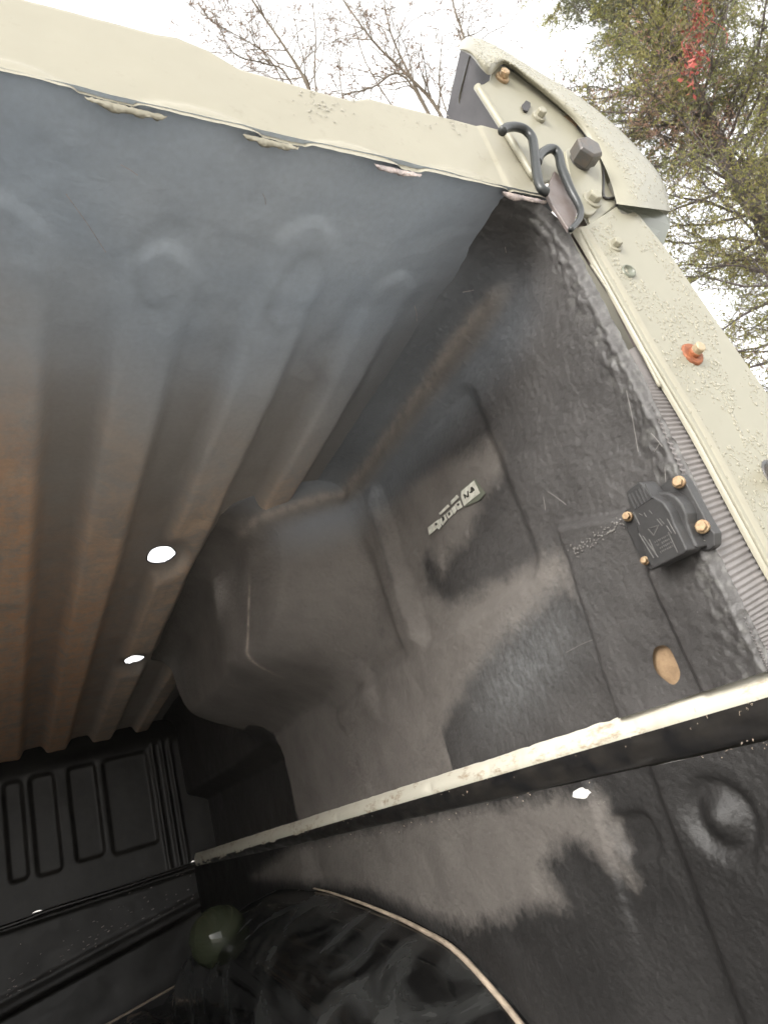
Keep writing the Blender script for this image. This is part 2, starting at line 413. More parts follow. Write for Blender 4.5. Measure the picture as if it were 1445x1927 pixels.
D -= .012 * (1 - sst(.498, .508, WY + .10 * (WZ - .10))) * (1 - sst(.168, .176, WZ - .35 * (WY - .42)))  # post, below the socket
D -= .006 * (1 - sst(.402, .410, WY)) * (1 - sst(.105, .115, WZ))         # narrower proud strip at the corner
D += .065 * rrect(WY, WZ, 1.50, 2.9, -.2, .150, .022, .04)  # hollow ahead of the pad
D -= .010 * rrect(WY, WZ, 1.0, 1.16, .12, .19, .02)
D += .008 * np.exp(-((WZ - (.19 - .12 * (WY - .82))) / .012) ** 2) * sst(.85, .9, WY) * (1 - sst(1.15, 1.2, WY))
# wheel housing
wh = rrect(WY, WZ, .90, 1.74, .222, .80, .055, .20)
cornerY = 1.036 + .72 * (.388 - WZ)
lean = 1 - (1 - np.clip((WY - .87) / (cornerY + .03 - .87), 0, 1)) ** 1.7
wh = wh * (.45 + .55 * lean)
D -= .150 * wh
D -= .012 * wh * np.exp(-((WY - 1.18) / .06) ** 2) 
RC = .055
cov = np.clip((WZ - (zfloor(WY) - RC)) / RC, 0, 1)
D *= 1 - sst(.0, .5, cov) * (wh < .2)
bead_ = np.exp(-((WZ - (zfloor(WY) - .035)) / .016) ** 2) * sst(.40, .46, WY) * (1 - sst(.98, 1.05, WY))
D -= .009 * bead_
D -= (RC - np.sqrt(np.maximum(0, RC ** 2 - (cov * RC) ** 2))) * 1.0
bumpy = (1 - sst(.352, .375, WY))
D += .0030 * fbm(WY * 8, WZ * 8) + .0014 * fbm(WY * 45, WZ * 45) * (1 - wh)
D -= bumpy * (.004 * np.maximum(0, fbm(WY * 130, WZ * 90, 3) + .12) + .002 * fbm(WY * 260, WZ * 200, 2))
D += .008 * (1 - sst(.337, .345, WY))
WX = XR + D
grey = [(705, 955), (800, 890), (930, 820), (950, 868), (900, 945), (872, 1020), (845, 1040), (826, 1078), (797, 1035), (788, 1060), (800, 1110), (842, 1137), (960, 1083), (1060, 1040),
        (1088, 1112), (1062, 1100), (1000, 1160), (950, 1205), (905, 1250), (872, 1310), (832, 1372), (792, 1430), (730, 1482), (600, 1530), (470, 1560), (500, 1400), (590, 1340), (700, 1270), (770, 1215), (725, 1000)]
gp = [(p.y, p.z) for p in (at(x, y, 0, .535) for x, y in grey)]
dust = sdist(WY, WZ, gp)
dust = np.where(WY > .84, np.maximum(dust, .04 * wh + .012), dust)          # wheel housing is evenly dusty
dust = np.where((WY > 1.0) & (WZ < .16) & (WY < 1.47), np.maximum(dust, .02), dust)
dust = np.maximum(dust, .07 * (bead_ - .40))
dust = np.where((WY > 1.5) & (wh < .3), -.06, dust)
P = np.stack([WX, WY, WZ], -1)
cutw, u_, v_ = punch(P, WY, WZ, .4315, .0295, .0125, .0175, .05, 1)
P[..., 1], P[..., 2] = u_, v_
whf = (wh[:-1, :-1] + wh[1:, 1:]) / 2 > .30
worn = np.exp(-((WY - cornerY) / .004) ** 2) * sst(.215, .27, WZ) * (1 - sst(.34, .40, WZ))  # painted edge highlight on the housing corner, then along the bead
worn = np.maximum(worn, .45 * np.exp(-((WZ - (zfloor(WY) - .026)) / .009) ** 2) * sst(.42, .5, WY) * (1 - sst(.97, 1.04, WY)))
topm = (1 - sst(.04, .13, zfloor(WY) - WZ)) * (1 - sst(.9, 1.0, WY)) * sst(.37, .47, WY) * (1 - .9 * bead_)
tone = np.exp(-((WY - .64) / .11) ** 2 - ((WZ - .078 - .22 * (.64 - WY)) / .045) ** 2) * .62  # wet sheen painted as a soft pale patch
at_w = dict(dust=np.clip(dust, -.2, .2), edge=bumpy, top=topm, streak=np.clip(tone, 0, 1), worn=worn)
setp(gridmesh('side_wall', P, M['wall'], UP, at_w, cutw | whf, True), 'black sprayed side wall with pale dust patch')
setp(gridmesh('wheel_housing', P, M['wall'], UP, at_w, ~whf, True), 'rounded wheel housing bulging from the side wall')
# bare tan metal seen through the oval slot
setp(fromb('slot_backing', poly_bm([Vector((.526, .4315 + .022 * math.cos(a), .0295 + .026 * math.sin(a))) for a in np.linspace(0, 6.28, 20)[:-1]], (.004, 0, 0)), M['bare'], UP), 'tan bare metal in oval slot')

# front panel of the overturned bed
px_ = np.concatenate([np.arange(XL, -.02, .012), np.arange(-.02, XR + .10, .004)]); pz_ = np.linspace(0, 1, 110)
PX, PV = np.meshgrid(px_, pz_, indexing='ij'); PZ = (-.041 + .009 * (np.exp(-((PX - .075) / .02) ** 2) + np.exp(-((PX - .515) / .008) ** 2))) ; PZ = PZ + PV * (.42 - PZ)
PD = np.zeros_like(PX)
for (a, b) in [(.015, .062), (.085, .150), (.190, .268), (.292, .425)] + [(-.10 * k, -.10 * k + .065) for k in range(1, 10)]:
    PD += .009 * rrect(PX, PZ, a, b, .055 + .006 * math.sin(a * 40), .33, .007, .014)
for a in (.445, .475, .50): PD -= .008 * np.exp(-((PX - a) / .006) ** 2) * (1 - sst(.33, .36, PZ))
PD -= .10 * sst(.30, .43, PZ) ** 2
gridmesh('front_wall', np.stack([PX, Y1 + PD + .002 * fbm(PX * 10, PZ * 10), PZ], -1), M['darkfront'], UP)

# top rail (upside down, cream), tilted lip along the side and rear-to-front
ry = np.linspace(Y0 - .012, Y1, 300); rv = np.linspace(0, 1, 9)
RY, RV = np.meshgrid(ry, rv, indexing='ij')
rw = .020 + .017 * (RY - Y0) / 2.1
rough_e = .0022 * fbm(RY * 60, RV * 0 + 3) * (1 - sst(.4, .8, RY) * .6)
RZ = zrail(RY) - RV * rw + np.where(RV > .95, .0012 * fbm(RY * 90, RY * 0), 0) + np.where(RV < .05, rough_e, 0)
RX = XR - .002 - .006 * RV - .005 * np.sin(RV * 3.14)
for k, (yy) in enumerate((.50, .56, .62, .75, .9, 1.05, 1.25)):
    RX += .0035 * np.exp(-((RY - yy) / .006) ** 2) * np.exp(-((RV - .5) / .25) ** 2)
setp(gridmesh('top_rail', np.stack([RX, RY, RZ], -1), M['rail'], UP, flip=False), 'bright cream rail edge with scuffs')
# outer side panel and top side rail block closing the outside of the side
gy = np.linspace(.36, Y1 + .02, 60); gv = np.linspace(0, 1, 24)
OY, OV = np.meshgrid(gy, gv, indexing='ij')
OZ = -.02 + OV * .62; OX = .66 + .09 * np.sin(np.clip(OV, 0, 1) * 2.6) - .02 * sst(1.9, 2.4, OY)
arch = np.hypot((OY - 1.48) / .42, (OZ - .62) / .40) < 1
gridmesh('outer_side_panel', np.stack([OX, OY, OZ], -1), M['paint'], UP, cut=(arch[:-1, :-1] & arch[1:, 1:]))
# rail cap from inner lip to outer skin (hidden side)
fromb('rail_cap', poly_bm([Vector((.536, Y0, -.003)), Vector((.70, Y0 + .02, -.003)), Vector((.67, Y1, -.020)), Vector((.536, Y1, -.020))], (0, 0, -.010)), M['rail'], UP)
# far (left) side of the bed, so that it stands on both rails
ly = np.linspace(Y0, Y1, 120); lz = np.linspace(0, 1, 50); LY, LV = np.meshgrid(ly, lz, indexing='ij'); LZ = -.035 + LV * (zfloor(LY) + .035)
LX = XL + .14 * rrect(LY, LZ, .9, 1.74, .2, .8, .03, .1) + .003 * fbm(LY * 8, LZ * 8)
setp(gridmesh('side_wall', np.stack([LX, LY, LZ], -1), M['wall'], UP, dict(dust=np.full_like(LX, .05), edge=np.zeros_like(LX))), 'dusty black side wall opposite the wheel housing')

# rear sill, cream
sx = np.linspace(XL, XR + .002, 620); sv = np.linspace(0, 1, 34)
SX, SV = np.meshgrid(sx, sv, indexing='ij')
ztop = np.interp(SX, [-1, -.2, .0, .073, .147, .165, .190, .214, .284, .322, .342, .438, .517, .54],
                 [.60, .60, .592, .597, .600, .604, .598, .583, .581, .582, .593, .598, .600, .598])
zbot = .497 - .004 * np.sin(np.clip((SX - .0) / .53, 0, 1) * 3.14) + .0012 * fbm(SX * 60, SX * 0)
SZ = zbot + SV * (ztop - zbot)
SY = Y0 + .004 * np.exp(-((SV - 1) / .05) ** 2) * 0 + .012 * sst(.94, 1, SV) ** 2
h = (SZ - zbot)
for k, (cx, hw) in enumerate(((.035, .045), (.165, .05), (.30, .048), (.42, .055), (-.10, .05), (-.23, .05), (-.36, .05))):
    lens = .016 * np.clip(1 - ((SX - cx) / hw) ** 2, 0, 1) ** .8
    SY -= .0030 * (1 - sst(lens - .005, lens + .0015, h)) * sst(.0, .006, lens) + .0018 * np.exp(-((h - lens) / .0022) ** 2) * (lens > .002)
SY -= .0012 * np.exp(-(h / .004) ** 2) - .0005 * fbm(SX * 30, SZ * 30)
SY -= .0035 * sst(.475, .479, SX) * .6
sill = gridmesh('rear_sill', np.stack([SX, SY, SZ], -1), M['paint'], UP, flip=True)
setp(sill, 'cream painted rear sill across the top')
# upper flange of the sill running away from the viewer
ST, SU = np.meshgrid(sx, np.linspace(0, 1, 4), indexing='ij')
zt = np.interp(ST, sx, ztop[:, 0])
gridmesh('sill_flange', np.stack([ST, Y0 + .012 + SU * .06, zt + .002 - .03 * SU], -1), M['paint'], UP)
# overspray lips and seam sealer lumps under the sill edge
def lump(x0, x1, dz, mat, seed, yy=.0):
    n = 46; m = 9
    U, V = np.meshgrid(np.linspace(0, 1, n), np.linspace(0, 1, m), indexing='ij')
    wdt = dz * (np.sin(U * math.pi) ** .35) * (.75 + .8 * vnoise(U * 9 + seed, V * 0 + seed))
    X = x0 + U * (x1 - x0); Yv = Y0 - .0015 + V * wdt + yy
    Z = .4955 - .0045 * np.sin(V * math.pi) ** .6 * np.sin(U * math.pi) ** .3 + .0018 * fbm(U * 25 + seed, V * 6) - .004 * np.sin(np.clip((X) / .53, 0, 1) * 3.14)
    return gridmesh('sealer_lump', np.stack([X, Yv, Z], -1), mat, UP)
lump(.083, .140, .007, M['paint'], 1); lump(.198, .246, .006, M['paint'], 2); lump(.318, .368, .006, M['weld'], 3); lump(.465, .526, .008, M['weld'], 4)
lump(-.05, .0, .009, M['paint'], 5)

# ------------------------------------------------------------------ corner pillar of the overturned bed
YP = .330
def zp(l, s, ox, oy): return [(ox + a / s, oy + b / s) for a, b in l]
def onY(l, y): return [at(a, b, 1, y) for a, b in l]
PIL = bpy.data.objects.new('corner_pillar', None); link(PIL, UP)
setp(PIL, 'cream painted rear corner pillar covered in water droplets')
low = [(1160, 388), (1170, 401), (1180, 402), (1192, 397), (1203, 405), (1255, 470), (1345, 600), (1445, 742), (1560, 905), (1640, 1020), (1640, 1300), (1560, 1245), (1445, 1058), (1312, 812), (1218, 655), (1092, 430), (1122, 412)]
bev(fromb('pillar_plate', poly_bm(onY(low, YP), (0, .004, 0)), M['pillar'], PIL), .0016, 3)
# rolled inner lip of the plate
ip = onY([(1086, 425), (1150, 532), (1218, 655), (1312, 812), (1445, 1058), (1560, 1245)], YP)
lipP = np.array([[(p.x + .013 - .014 * math.sin(t * 1.57), p.y - .0016 + .010 * (1 - math.cos(t * 1.57)) , p.z) for t in np.linspace(0, 1, 8)] for p in catmull(ip, 8)])
gridmesh('pillar_lip', lipP, M['paint'], PIL)
up_ = zp([(215, 270), (250, 262), (275, 245), (280, 215), (300, 190), (335, 186), (470, 290), (600, 400), (690, 505), (740, 580), (765, 680), (806, 772), (700, 858), (640, 740), (560, 660), (470, 690), (330, 450)], 2.24, 800, 40)
bev(fromb('pillar_plate', poly_bm(onY(up_, YP + .002), (0, .004, 0)), M['pillar'], PIL), .0014, 3)
fromb('pillar_bead', tube_bm(catmull(onY(zp([(218, 275), (330, 450), (460, 660)], 2.24, 800, 40), YP + .001), 6), .0042, 10), M['pillar'], PIL, True)
lug = zp([(590, 545), (625, 522), (670, 522), (722, 556), (744, 620), (746, 730), (728, 790), (694, 815), (655, 790), (620, 700)], 2.24, 800, 40)
lg = [Vector(p) for p in catmull(onY(lug + [lug[0]], YP - .002), 4)[:-1]]
bev(fromb('bolt_lug', poly_bm(lg, (0, .006, 0)), M['pillar'], PIL), .0016, 3)
# dark gap between plate and fender, and the brown slot
fromb('gap', tube_bm(catmull(onY(zp([(640, 440), (690, 500), (742, 580), (752, 650), (752, 740), (800, 745), (806, 775)], 2.24, 800, 40), YP + .0005), 6), .0016, 6), M['blackmetal'], PIL, True)
fromb('slot_backing', poly_bm(onY(zp([(585, 400), (600, 392), (625, 405), (665, 470), (645, 452), (610, 420)], 2.24, 800, 40), YP + .0015), (0, .001, 0)), M['bare'], PIL)
# bulging fender end
inn = zp([(147, 122), (180, 138), (205, 160), (240, 205), (275, 225), (335, 182), (430, 250), (600, 393), (690, 498), (745, 590), (782, 680), (806, 770)], 2.24, 800, 40)
out = zp([(140, 112), (150, 88), (168, 72), (205, 66), (262, 86), (330, 122), (480, 214), (640, 312), (800, 440), (930, 575), (1002, 680), (1032, 800)], 2.24, 800, 40)
ci = catmull(onY(inn, YP), 10); co = catmull(onY(out, YP + .034), 10)
rows = []
for a, b in zip(ci, co):
    row = []
    b0 = Vector((a.x * (1), a.y, a.z))
    for t in np.linspace(0, 1, 14):
        q = a.lerp(b, t); q = q.copy(); q.y = YP - .004 + (a.y - YP) + .034 * t ** 2.6 - .010 * math.sin(t * math.pi) ** 1.0
        # keep the outline on its own depth
        k = q.y / (a.y + (b.y - a.y) * t); q.x *= k; q.z *= k
        row.append(tuple(q))
    last = Vector(row[-1])
    kk = float(sst(.25, .45, len(rows) / len(ci)))
    for j in (1, 2, 3):
        row.append((last.x - .004 * j * j * kk, last.y + .022 * j * kk + .0005 * j, last.z - .004 * j * j * kk))
    rows.append(row)
setp(gridmesh('fender_end', np.array(rows), M['pillar'], PIL), 'rounded fender end beaded with rain')
FEND = np.array(rows)
# cap with its shade painted in, closing the fender end towards the lamp opening
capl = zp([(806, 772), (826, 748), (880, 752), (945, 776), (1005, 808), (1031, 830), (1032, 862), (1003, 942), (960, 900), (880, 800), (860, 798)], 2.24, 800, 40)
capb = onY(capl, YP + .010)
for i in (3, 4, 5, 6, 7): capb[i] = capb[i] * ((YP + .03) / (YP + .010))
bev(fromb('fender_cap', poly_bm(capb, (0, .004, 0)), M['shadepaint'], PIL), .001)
# grey inner face of the outer quarter
ip2 = [at(x, y, 0, .585) for x, y in ((866, 92), (880, 84), (960, 130), (1000, 300), (940, 330), (838, 222))]
bev(fromb('inner_fender', poly_bm(ip2, (.006, 0, 0)), M['greymetal'], PIL), .001)

# ribbed grey strip, thin white edge
a0 = onY([(1224, 690), (1445, 1165), (1500, 1290)], .3405); b0 = onY([(1224, 690), (1290, 760), (1470, 1075), (1600, 1290)], .3405)
A = catmull(onY([(1180, 660), (1215, 745), (1298, 930), (1398, 1165), (1450, 1280)], .341), 120)
B = catmull(onY([(1216, 640), (1275, 745), (1375, 905), (1490, 1110), (1590, 1270)], .341), 120)
rowsS = np.array([[tuple(p.lerp(q, t) + Vector((0, -.0016 * (.5 + .5 * math.cos(i * 2 * math.pi / 6.0)) * sst(.15, .3, i / len(A)), 0))) for t in np.linspace(0, 1, 5)] for i, (p, q) in enumerate(zip(A, B))])
setp(gridmesh('ribbed_strip', rowsS, M['strip'], PIL, flip=True), 'finely ribbed grey strip beside liner edge')
fromb('edge_trim', tube_bm(catmull(onY([(1112, 498), (1150, 556), (1196, 640), (1241, 728)], .337), 8), .0018, 8), M['paint'], PIL, True)
darkstrip = onY([(1076, 438), (1094, 404), (1130, 470), (1218, 645), (1205, 668), (1150, 556), (1112, 498)], .3425)
setp(fromb('inner_strip', poly_bm(darkstrip, (0, .003, 0)), M['strap'], PIL), 'brown grey steel strip inside pillar')

# ---- bolts on the pillar
def frame_at(p, nrm):
    q = Vector(nrm).to_track_quat('Z', 'Y'); return Matrix.Translation(p) @ q.to_matrix().to_4x4()
def bolt(p, nrm, rf, rh, hf, hh, mats, parent, label=None, hexa=True, rot=0., tip=None, recess=False, name='bolt'):
    m = frame_at(p, nrm) @ Matrix.Rotation(rot, 4, 'Z')
    bm = bmesh.new()
    def ring(r, z, n): return [bm.verts.new(m @ Vector((r * math.cos(2 * math.pi * k / n), r * math.sin(2 * math.pi * k / n), z))) for k in range(n)]
    def stack(prof, n):
        rs = [ring(r, z, n) for r, z in prof]
        for a, b in zip(rs, rs[1:]):
            for k in range(n): bm.faces.new((a[k], a[(k + 1) % n], b[(k + 1) % n], b[k]))
        bm.faces.new(rs[-1]); bm.faces.new(list(reversed(rs[0])))
    stack([(rf, -.002), (rf, hf * .5), (rf * .9, hf)], 24)
    n = 6 if hexa else 20
    if recess: stack([(rh, hf * .8), (rh, hf + hh * .85), (rh * .88, hf + hh), (rh * .5, hf + hh), (rh * .42, hf + hh * .55)], n)
    else: stack([(rh, hf * .8), (rh, hf + hh * .85), (rh * .86, hf + hh)], n)
    o = fromb(name, bm, mats[0], parent)
    if label: o['label'] = label
    if tip:
        bm = bmesh.new()
        rs = []
        for r, z in ((tip[0], hf + hh * .7), (tip[0], hf + hh + tip[1]), (tip[0] * .8, hf + hh + tip[1] * 1.15)): rs.append([bm.verts.new(m @ Vector((r * math.cos(2 * math.pi * k / 18), r * math.sin(2 * math.pi * k / 18), z))) for k in range(18)])
        for a, b in zip(rs, rs[1:]):
            for k in range(18): bm.faces.new((a[k], a[(k + 1) % 18], b[(k + 1) % 18], b[k]))
        bm.faces.new(rs[-1])
        t = fromb('bolt_tip', bm, mats[1], o)
    bev(o, .0006, 2)
    return o
NR = (-.12, -1, 0)
bolt(at(945, 146, 1, YP), NR, .0085, .0058, .002, .007, (M['brass'],), PIL, 'yellowish painted bolt', rot=.2)
bolt(at(1014, 219, 1, YP), NR, .0085, .0055, .002, .007, (M['pillar'],), PIL, rot=.4)
bolt(at(1092, 303, 1, YP - .004), NR, .0135, .0165, .003, .017, (M['darkbolt'],), PIL, 'large dark hexagonal bolt head', rot=.35)
bolt(at(1114, 376, 1, YP - .003), NR, .0115, .0075, .002, .007, (M['pillar'],), PIL, rot=.1)
bolt(at(1156, 462, 1, YP), NR, .0088, .0055, .002, .006, (M['pillar'],), PIL, rot=.3)
bolt(at(1300, 668, 1, YP), NR, .0128, .0065, .0035, .004, (M['rust'], M['rusttip']), PIL, 'rusty orange flanged bolt', hexa=False, tip=(.0056, .006))
o = bolt(at(1455, 893, 1, YP), NR, .016, .0125, .003, .005, (M['darkbolt'], M['rusttip']), PIL, 'dark recessed bolt at frame edge', hexa=False, tip=(.0098, .010), recess=False)
def hole(px, py, r, sq=1.):
    p = at(px, py, 1, YP - .0005); bm = bmesh.new(); m = frame_at(p, NR)
    prof = ((r * 1.35, .0), (r * 1.2, .0022), (r, .0016), (r * .95, -.0005))
    rs = [[bm.verts.new(m @ Vector((a * math.cos(2 * math.pi * k / 22) * sq, a * math.sin(2 * math.pi * k / 22), z))) for k in range(22)] for a, z in prof]
    for a, b in zip(rs, rs[1:]):
        for k in range(22): bm.faces.new((a[k], a[(k + 1) % 22], b[(k + 1) % 22], b[k]))
    bm.faces.new(rs[-1]); h_ = fromb('hole_rim', bm, M['shadepaint'], PIL, True); return h_
hole(1182, 511, .0062)
# five sided punch hole
bev(fromb('punch_hole', poly_bm(onY(zp([(408, 352), (425, 332), (444, 342), (444, 360), (432, 380), (415, 372)], 2.24, 800, 40), YP - .001), (0, .002, 0)), M['greymetal'], PIL), .0006)

# ---- water droplets on pillar and fender
def droplets(name, spots, parent, mat='drop'):
    V = []; Fc = []
    for (p, n, r) in spots:
        m = frame_at(p, n); b = len(V); k = 9
        st = rng.uniform(.75, 1.4)
        for (rr, z) in ((1, 0), (.86, .16), (.5, .28)):
            for j in range(k):
                a = 2 * math.pi * j / k; q = m @ Vector((r * rr * math.cos(a), r * rr * math.sin(a) * st, r * z)); V.append(q)
        V.append(m @ Vector((0, 0, r * .32)))
        for q in range(2):
            for j in range(k): Fc.append((b + q * k + j, b + q * k + (j + 1) % k, b + (q + 1) * k + (j + 1) % k, b + (q + 1) * k + j))
        for j in range(k): Fc.append((b + 2 * k + j, b + 2 * k + (j + 1) % k, b + 3 * k))
    o = mesh(name, V, Fc, M[mat], None, True); o.parent = parent; setp(o, kind='stuff'); return o
spots = []
pl2 = [(p.x, p.z) for p in onY(low, YP)]
cxs = [c[0] for c in pl2]; czs = [c[1] for c in pl2]
for i in range(8000):
    x = rng.uniform(min(cxs), .80); z = rng.uniform(.0, max(czs))
    if sdist([x], [z], pl2)[0] < .006: continue
    if fbm(np.array([x * 30]), np.array([z * 18]))[0] < -.12: continue
    r = .0006 + .0017 * rng.random() ** 3
    spots.append((Vector((x, YP - .0001, z)), (0, -1, 0), r))
for k in range(34):
    t = k / 34; p = at(1352 + 52 * t, 722 + 120 * t, 1, YP); spots.append((p + Vector((rng.uniform(-.002, .002), 0, rng.uniform(-.002, .002))), (0, -1, 0), rng.uniform(.0013, .0024)))
droplets('water_droplets', spots, PIL)
spots = []
for i in range(900):
    a = int(rng.uniform(.25, .98) * (len(FEND) - 2)); b = rng.randint(3, 12)
    p0, p1, p2 = Vector(FEND[a][b]), Vector(FEND[a + 1][b]), Vector(FEND[a][b + 1])
    n = (p1 - p0).cross(p2 - p0).normalized()
    if n.y > 0: n = -n
    spots.append((p0 + (p1 - p0) * rng.random() + (p2 - p0) * rng.random(), n, .0007 + .0017 * rng.random() ** 2))
droplets('water_droplets', spots, PIL)
spots = []
for cx, cz, n in ((.282, .556, 26), (.275, .548, 16), (.31, .563, 8), (.44, .585, 22), (.39, .57, 6)):
    for i in range(n): spots.append((Vector((cx + rng.gauss(0, .012), Y0 - .001, cz + rng.gauss(0, .009))), (0, -1, 0), rng.uniform(.0004, .0012)))
droplets('water_droplets', spots, UP, 'silldrop')

# ------------------------------------------------------------------ trailer socket bolted to the side wall
SK = bpy.data.objects.new('trailer_socket', None); link(SK, UP); setp(SK, 'black plastic trailer socket with hinged lid and brass bolts')
zs = lambda l: zp(l, 6.568, 1150, 860)
plate = zs([(760, 240), (850, 215), (915, 300), (1165, 760), (1275, 945), (1275, 1095), (1215, 1145), (1030, 1200), (480, 1400), (380, 1330), (130, 760), (160, 660)])
bev(fromb('mounting_plate', poly_bm([at(x, y, 0, .512) for x, y in plate], (.010, 0, 0)), M['plastic'], SK), .0012)
lidp = zs([(172, 430), (335, 306), (375, 330), (500, 482), (640, 560), (720, 680), (775, 825), (935, 1150), (885, 1195), (512, 1382), (445, 1285), (262, 705), (205, 570)])
XLID = .488
lid = bev(fromb('lid', poly_bm([at(x, y, 0, XLID) for x, y in lidp], (.020, 0, 0)), M['plastic'], SK), .0014, 3)
barrel = zs([(520, 450), (600, 432), (700, 440), (790, 490), (870, 580), (925, 700), (940, 830), (1000, 990), (1065, 1120), (935, 1150), (600, 1290), (300, 800), (330, 600)])
bev(fromb('socket_body', poly_bm([at(x, y, 0, .4985) for x, y in barrel], (.018, 0, 0)), M['plastic'], SK), .002, 3)
def onlid(x, y): q = zs([(x, y)])[0]; return at(q[0], q[1], 0, XLID - .0003)
for k in range(6):      # finger grips
    p = onlid(218 + k * 40, 468 - k * 27); q = onlid(300 + k * 40, 640 - k * 27)
    fromb('grip_rib', tube_bm([p, q], .0011, 6), M['plastic'], lid)
for a, b in (((270, 680), (345, 835)), ((685, 765), (790, 950)), ((680, 850), (740, 945)), ((340, 950), (520, 1250)), ((385, 975), (575, 1240)), ((465, 1020), (545, 1200)), ((700, 930), (815, 1180))):
    fromb('raised_line', tube_bm([onlid(*a), onlid(*b)], .0005, 5), M['plasticworn'], lid)
# raised moulded lettering, too small to read in the photograph: rows of strokes, and the triangular mark
bm = bmesh.new()
for row in range(4):
    for k in range(9):
        if rng.random() < .15: continue
        x = 535 + k * 21 + row * 22; y = 1040 - k * 11 + row * 42
        tube_bm([onlid(x, y), onlid(x + rng.uniform(4, 14), y + rng.uniform(14, 26))], .0004, 4, bm)
for a, b in (((450, 890), (520, 970)), ((520, 970), (580, 840)), ((470, 880), (560, 850)), ((560, 770), (625, 850)), ((590, 760), (650, 830)), ((340, 700), (380, 720)), ((400, 690), (430, 740)), ((460, 660), (500, 700))):
    tube_bm([onlid(*a), onlid(*b)], .0005, 4, bm)
fromb('moulded_lettering', bm, M['plasticworn'], lid)
for (x, y), r in (((830, 310), .0052), ((1120, 860), .0056), ((200, 735), .0044), ((415, 1280), .0038)):
    q = zs([(x, y)])[0]; bolt(at(q[0], q[1], 0, .509), (-1, -.35, 0), r * 1.05, r * .85, .0015, .004, (M['brass'],), SK, rot=rng.random())
q = zs([(1110, 1048)])[0]; bolt(at(q[0], q[1], 0, .511), (-1, 0, 0), .003, .0018, .0006, .0004, (M['sticker'],), SK, name='rivet')

# ------------------------------------------------------------------ torn sticker on the side wall
ST_ = bpy.data.objects.new('torn_sticker', None); link(ST_, UP); setp(ST_, 'torn white sticker with boxed letters')
XS = .5375
zt_ = lambda l: [at(760 + a / 7.225, 860 + b / 7.225, 0, XS) for a, b in l]
def spoly(l, mat, nm, d=0.):
    return fromb(nm, poly_bm([p + Vector((-d, 0, 0)) for p in zt_(l)], (.0006, 0, 0)), mat, ST_)
spoly([(770, 450), (960, 300), (1105, 490), (1020, 590), (815, 680), (770, 560)], M['shadepaint'], 'sticker_border')
spoly([(785, 465), (955, 320), (1035, 490), (820, 665), (780, 540)], M['sticker'], 'sticker_box', .0008)
for l in ([(820, 510), (832, 502), (850, 560), (838, 566)], [(822, 508), (836, 505), (882, 540), (872, 552)], [(870, 465), (882, 458), (890, 540), (876, 548)],
          [(918, 412), (932, 402), (938, 480), (926, 490)], [(932, 402), (962, 430), (970, 455), (950, 462)], [(900, 478), (950, 455), (952, 464), (905, 490)]):
    spoly(l, M['ink'], 'letter_stroke', .0016)
for l in ([(330, 960), (400, 905), (455, 960), (400, 1020), (345, 1060)], [(400, 900), (480, 845), (510, 940), (480, 985), (440, 950)], [(490, 850), (560, 780), (590, 850), (535, 930), (505, 905)],
          [(575, 775), (640, 715), (668, 780), (610, 838)], [(650, 700), (690, 660), (720, 720), (690, 780), (668, 760)], [(690, 650), (765, 590), (800, 680), (735, 720)],
          [(640, 600), (720, 515), (752, 545), (650, 650)], [(480, 765), (600, 645), (625, 670), (500, 785)]):
    spoly(l, M['sticker'], 'sticker_shred', .0008)
for l in ([(525, 820), (550, 805), (560, 850), (535, 880)], [(610, 760), (632, 745), (640, 780), (618, 800)], [(430, 905), (455, 890), (462, 915), (440, 935)], [(730, 640), (755, 625), (760, 655), (740, 665)]):
    spoly(l, M['ink'], 'letter_stroke', .0016)

# ------------------------------------------------------------------ scratches on liner and floor
def hair(px, py, qx, qy, ax, val, r, bend=.0):
    p = at(px, py, ax, val); q = at(qx, qy, ax, val); mid = (p + q) / 2 + Vector((0, rng.uniform(-1, 1), rng.uniform(-1, 1))) * (p - q).length * bend
    return catmull([p, mid, q], 4), r
bm = bmesh.new()
for a in ((1125, 1200, 1065, 1228), (1030, 925, 1065, 950), (1022, 935, 1026, 960), (1232, 1108, 1288, 1132), (1178, 735, 1200, 850), 
          (1224, 815, 1245, 840), (1250, 880, 1252, 925), (1240, 835, 1230, 850), (1385, 1190, 1370, 1240), (1245, 1010, 1240, 980)):
    pth, r = hair(*a, 0, .519, .00026, .03); tube_bm(pth, r, 5, bm)
for i in range(90):     # chips running from the socket down the step
    t = rng.random(); x = 1075 + 110 * t + rng.gauss(0, 5); y = 1040 - 68 * t + rng.gauss(0, 5); p = at(x, y, 0, .5165)
    tube_bm([p, p + Vector((0, rng.uniform(-.002, .002), rng.uniform(-.002, .002)))], rng.uniform(.0003, .0009), 5, bm)
setp(fromb('scratches', bm, M['scratch'], UP), kind='stuff'); bm = bmesh.new()
for a in ((950, 465, 955, 510), (895, 545, 870, 550), (892, 570, 896, 595), (845, 605, 835, 640), (838, 655, 846, 690), (760, 755, 775, 800), (710, 775, 716, 800), (770, 770, 778, 795), (780, 575, 784, 605), (125, 365, 200, 475), (228, 310, 260, 330), (495, 365, 500, 385), (850, 625, 862, 600)):
    p = [at(a[0], a[1], 2, .484), at((a[0] + a[2]) / 2 + 2, (a[1] + a[3]) / 2, 2, .483), at(a[2], a[3], 2, .484)]; tube_bm(p, .00028, 5, bm)
setp(fromb('scratches', bm, M['weld'], UP), kind='stuff')
bm = tube_bm(catmull([at(x, y, 1, 1.045) for x, y in ((463, 1068), (466, 1120), (467, 1200), (466, 1270), (467, 1330))], 5), [.0006] + [.0016] * 18 + [.0018] * 2, 6)
# the housing edge highlight is painted into the wall colour
bm.free()

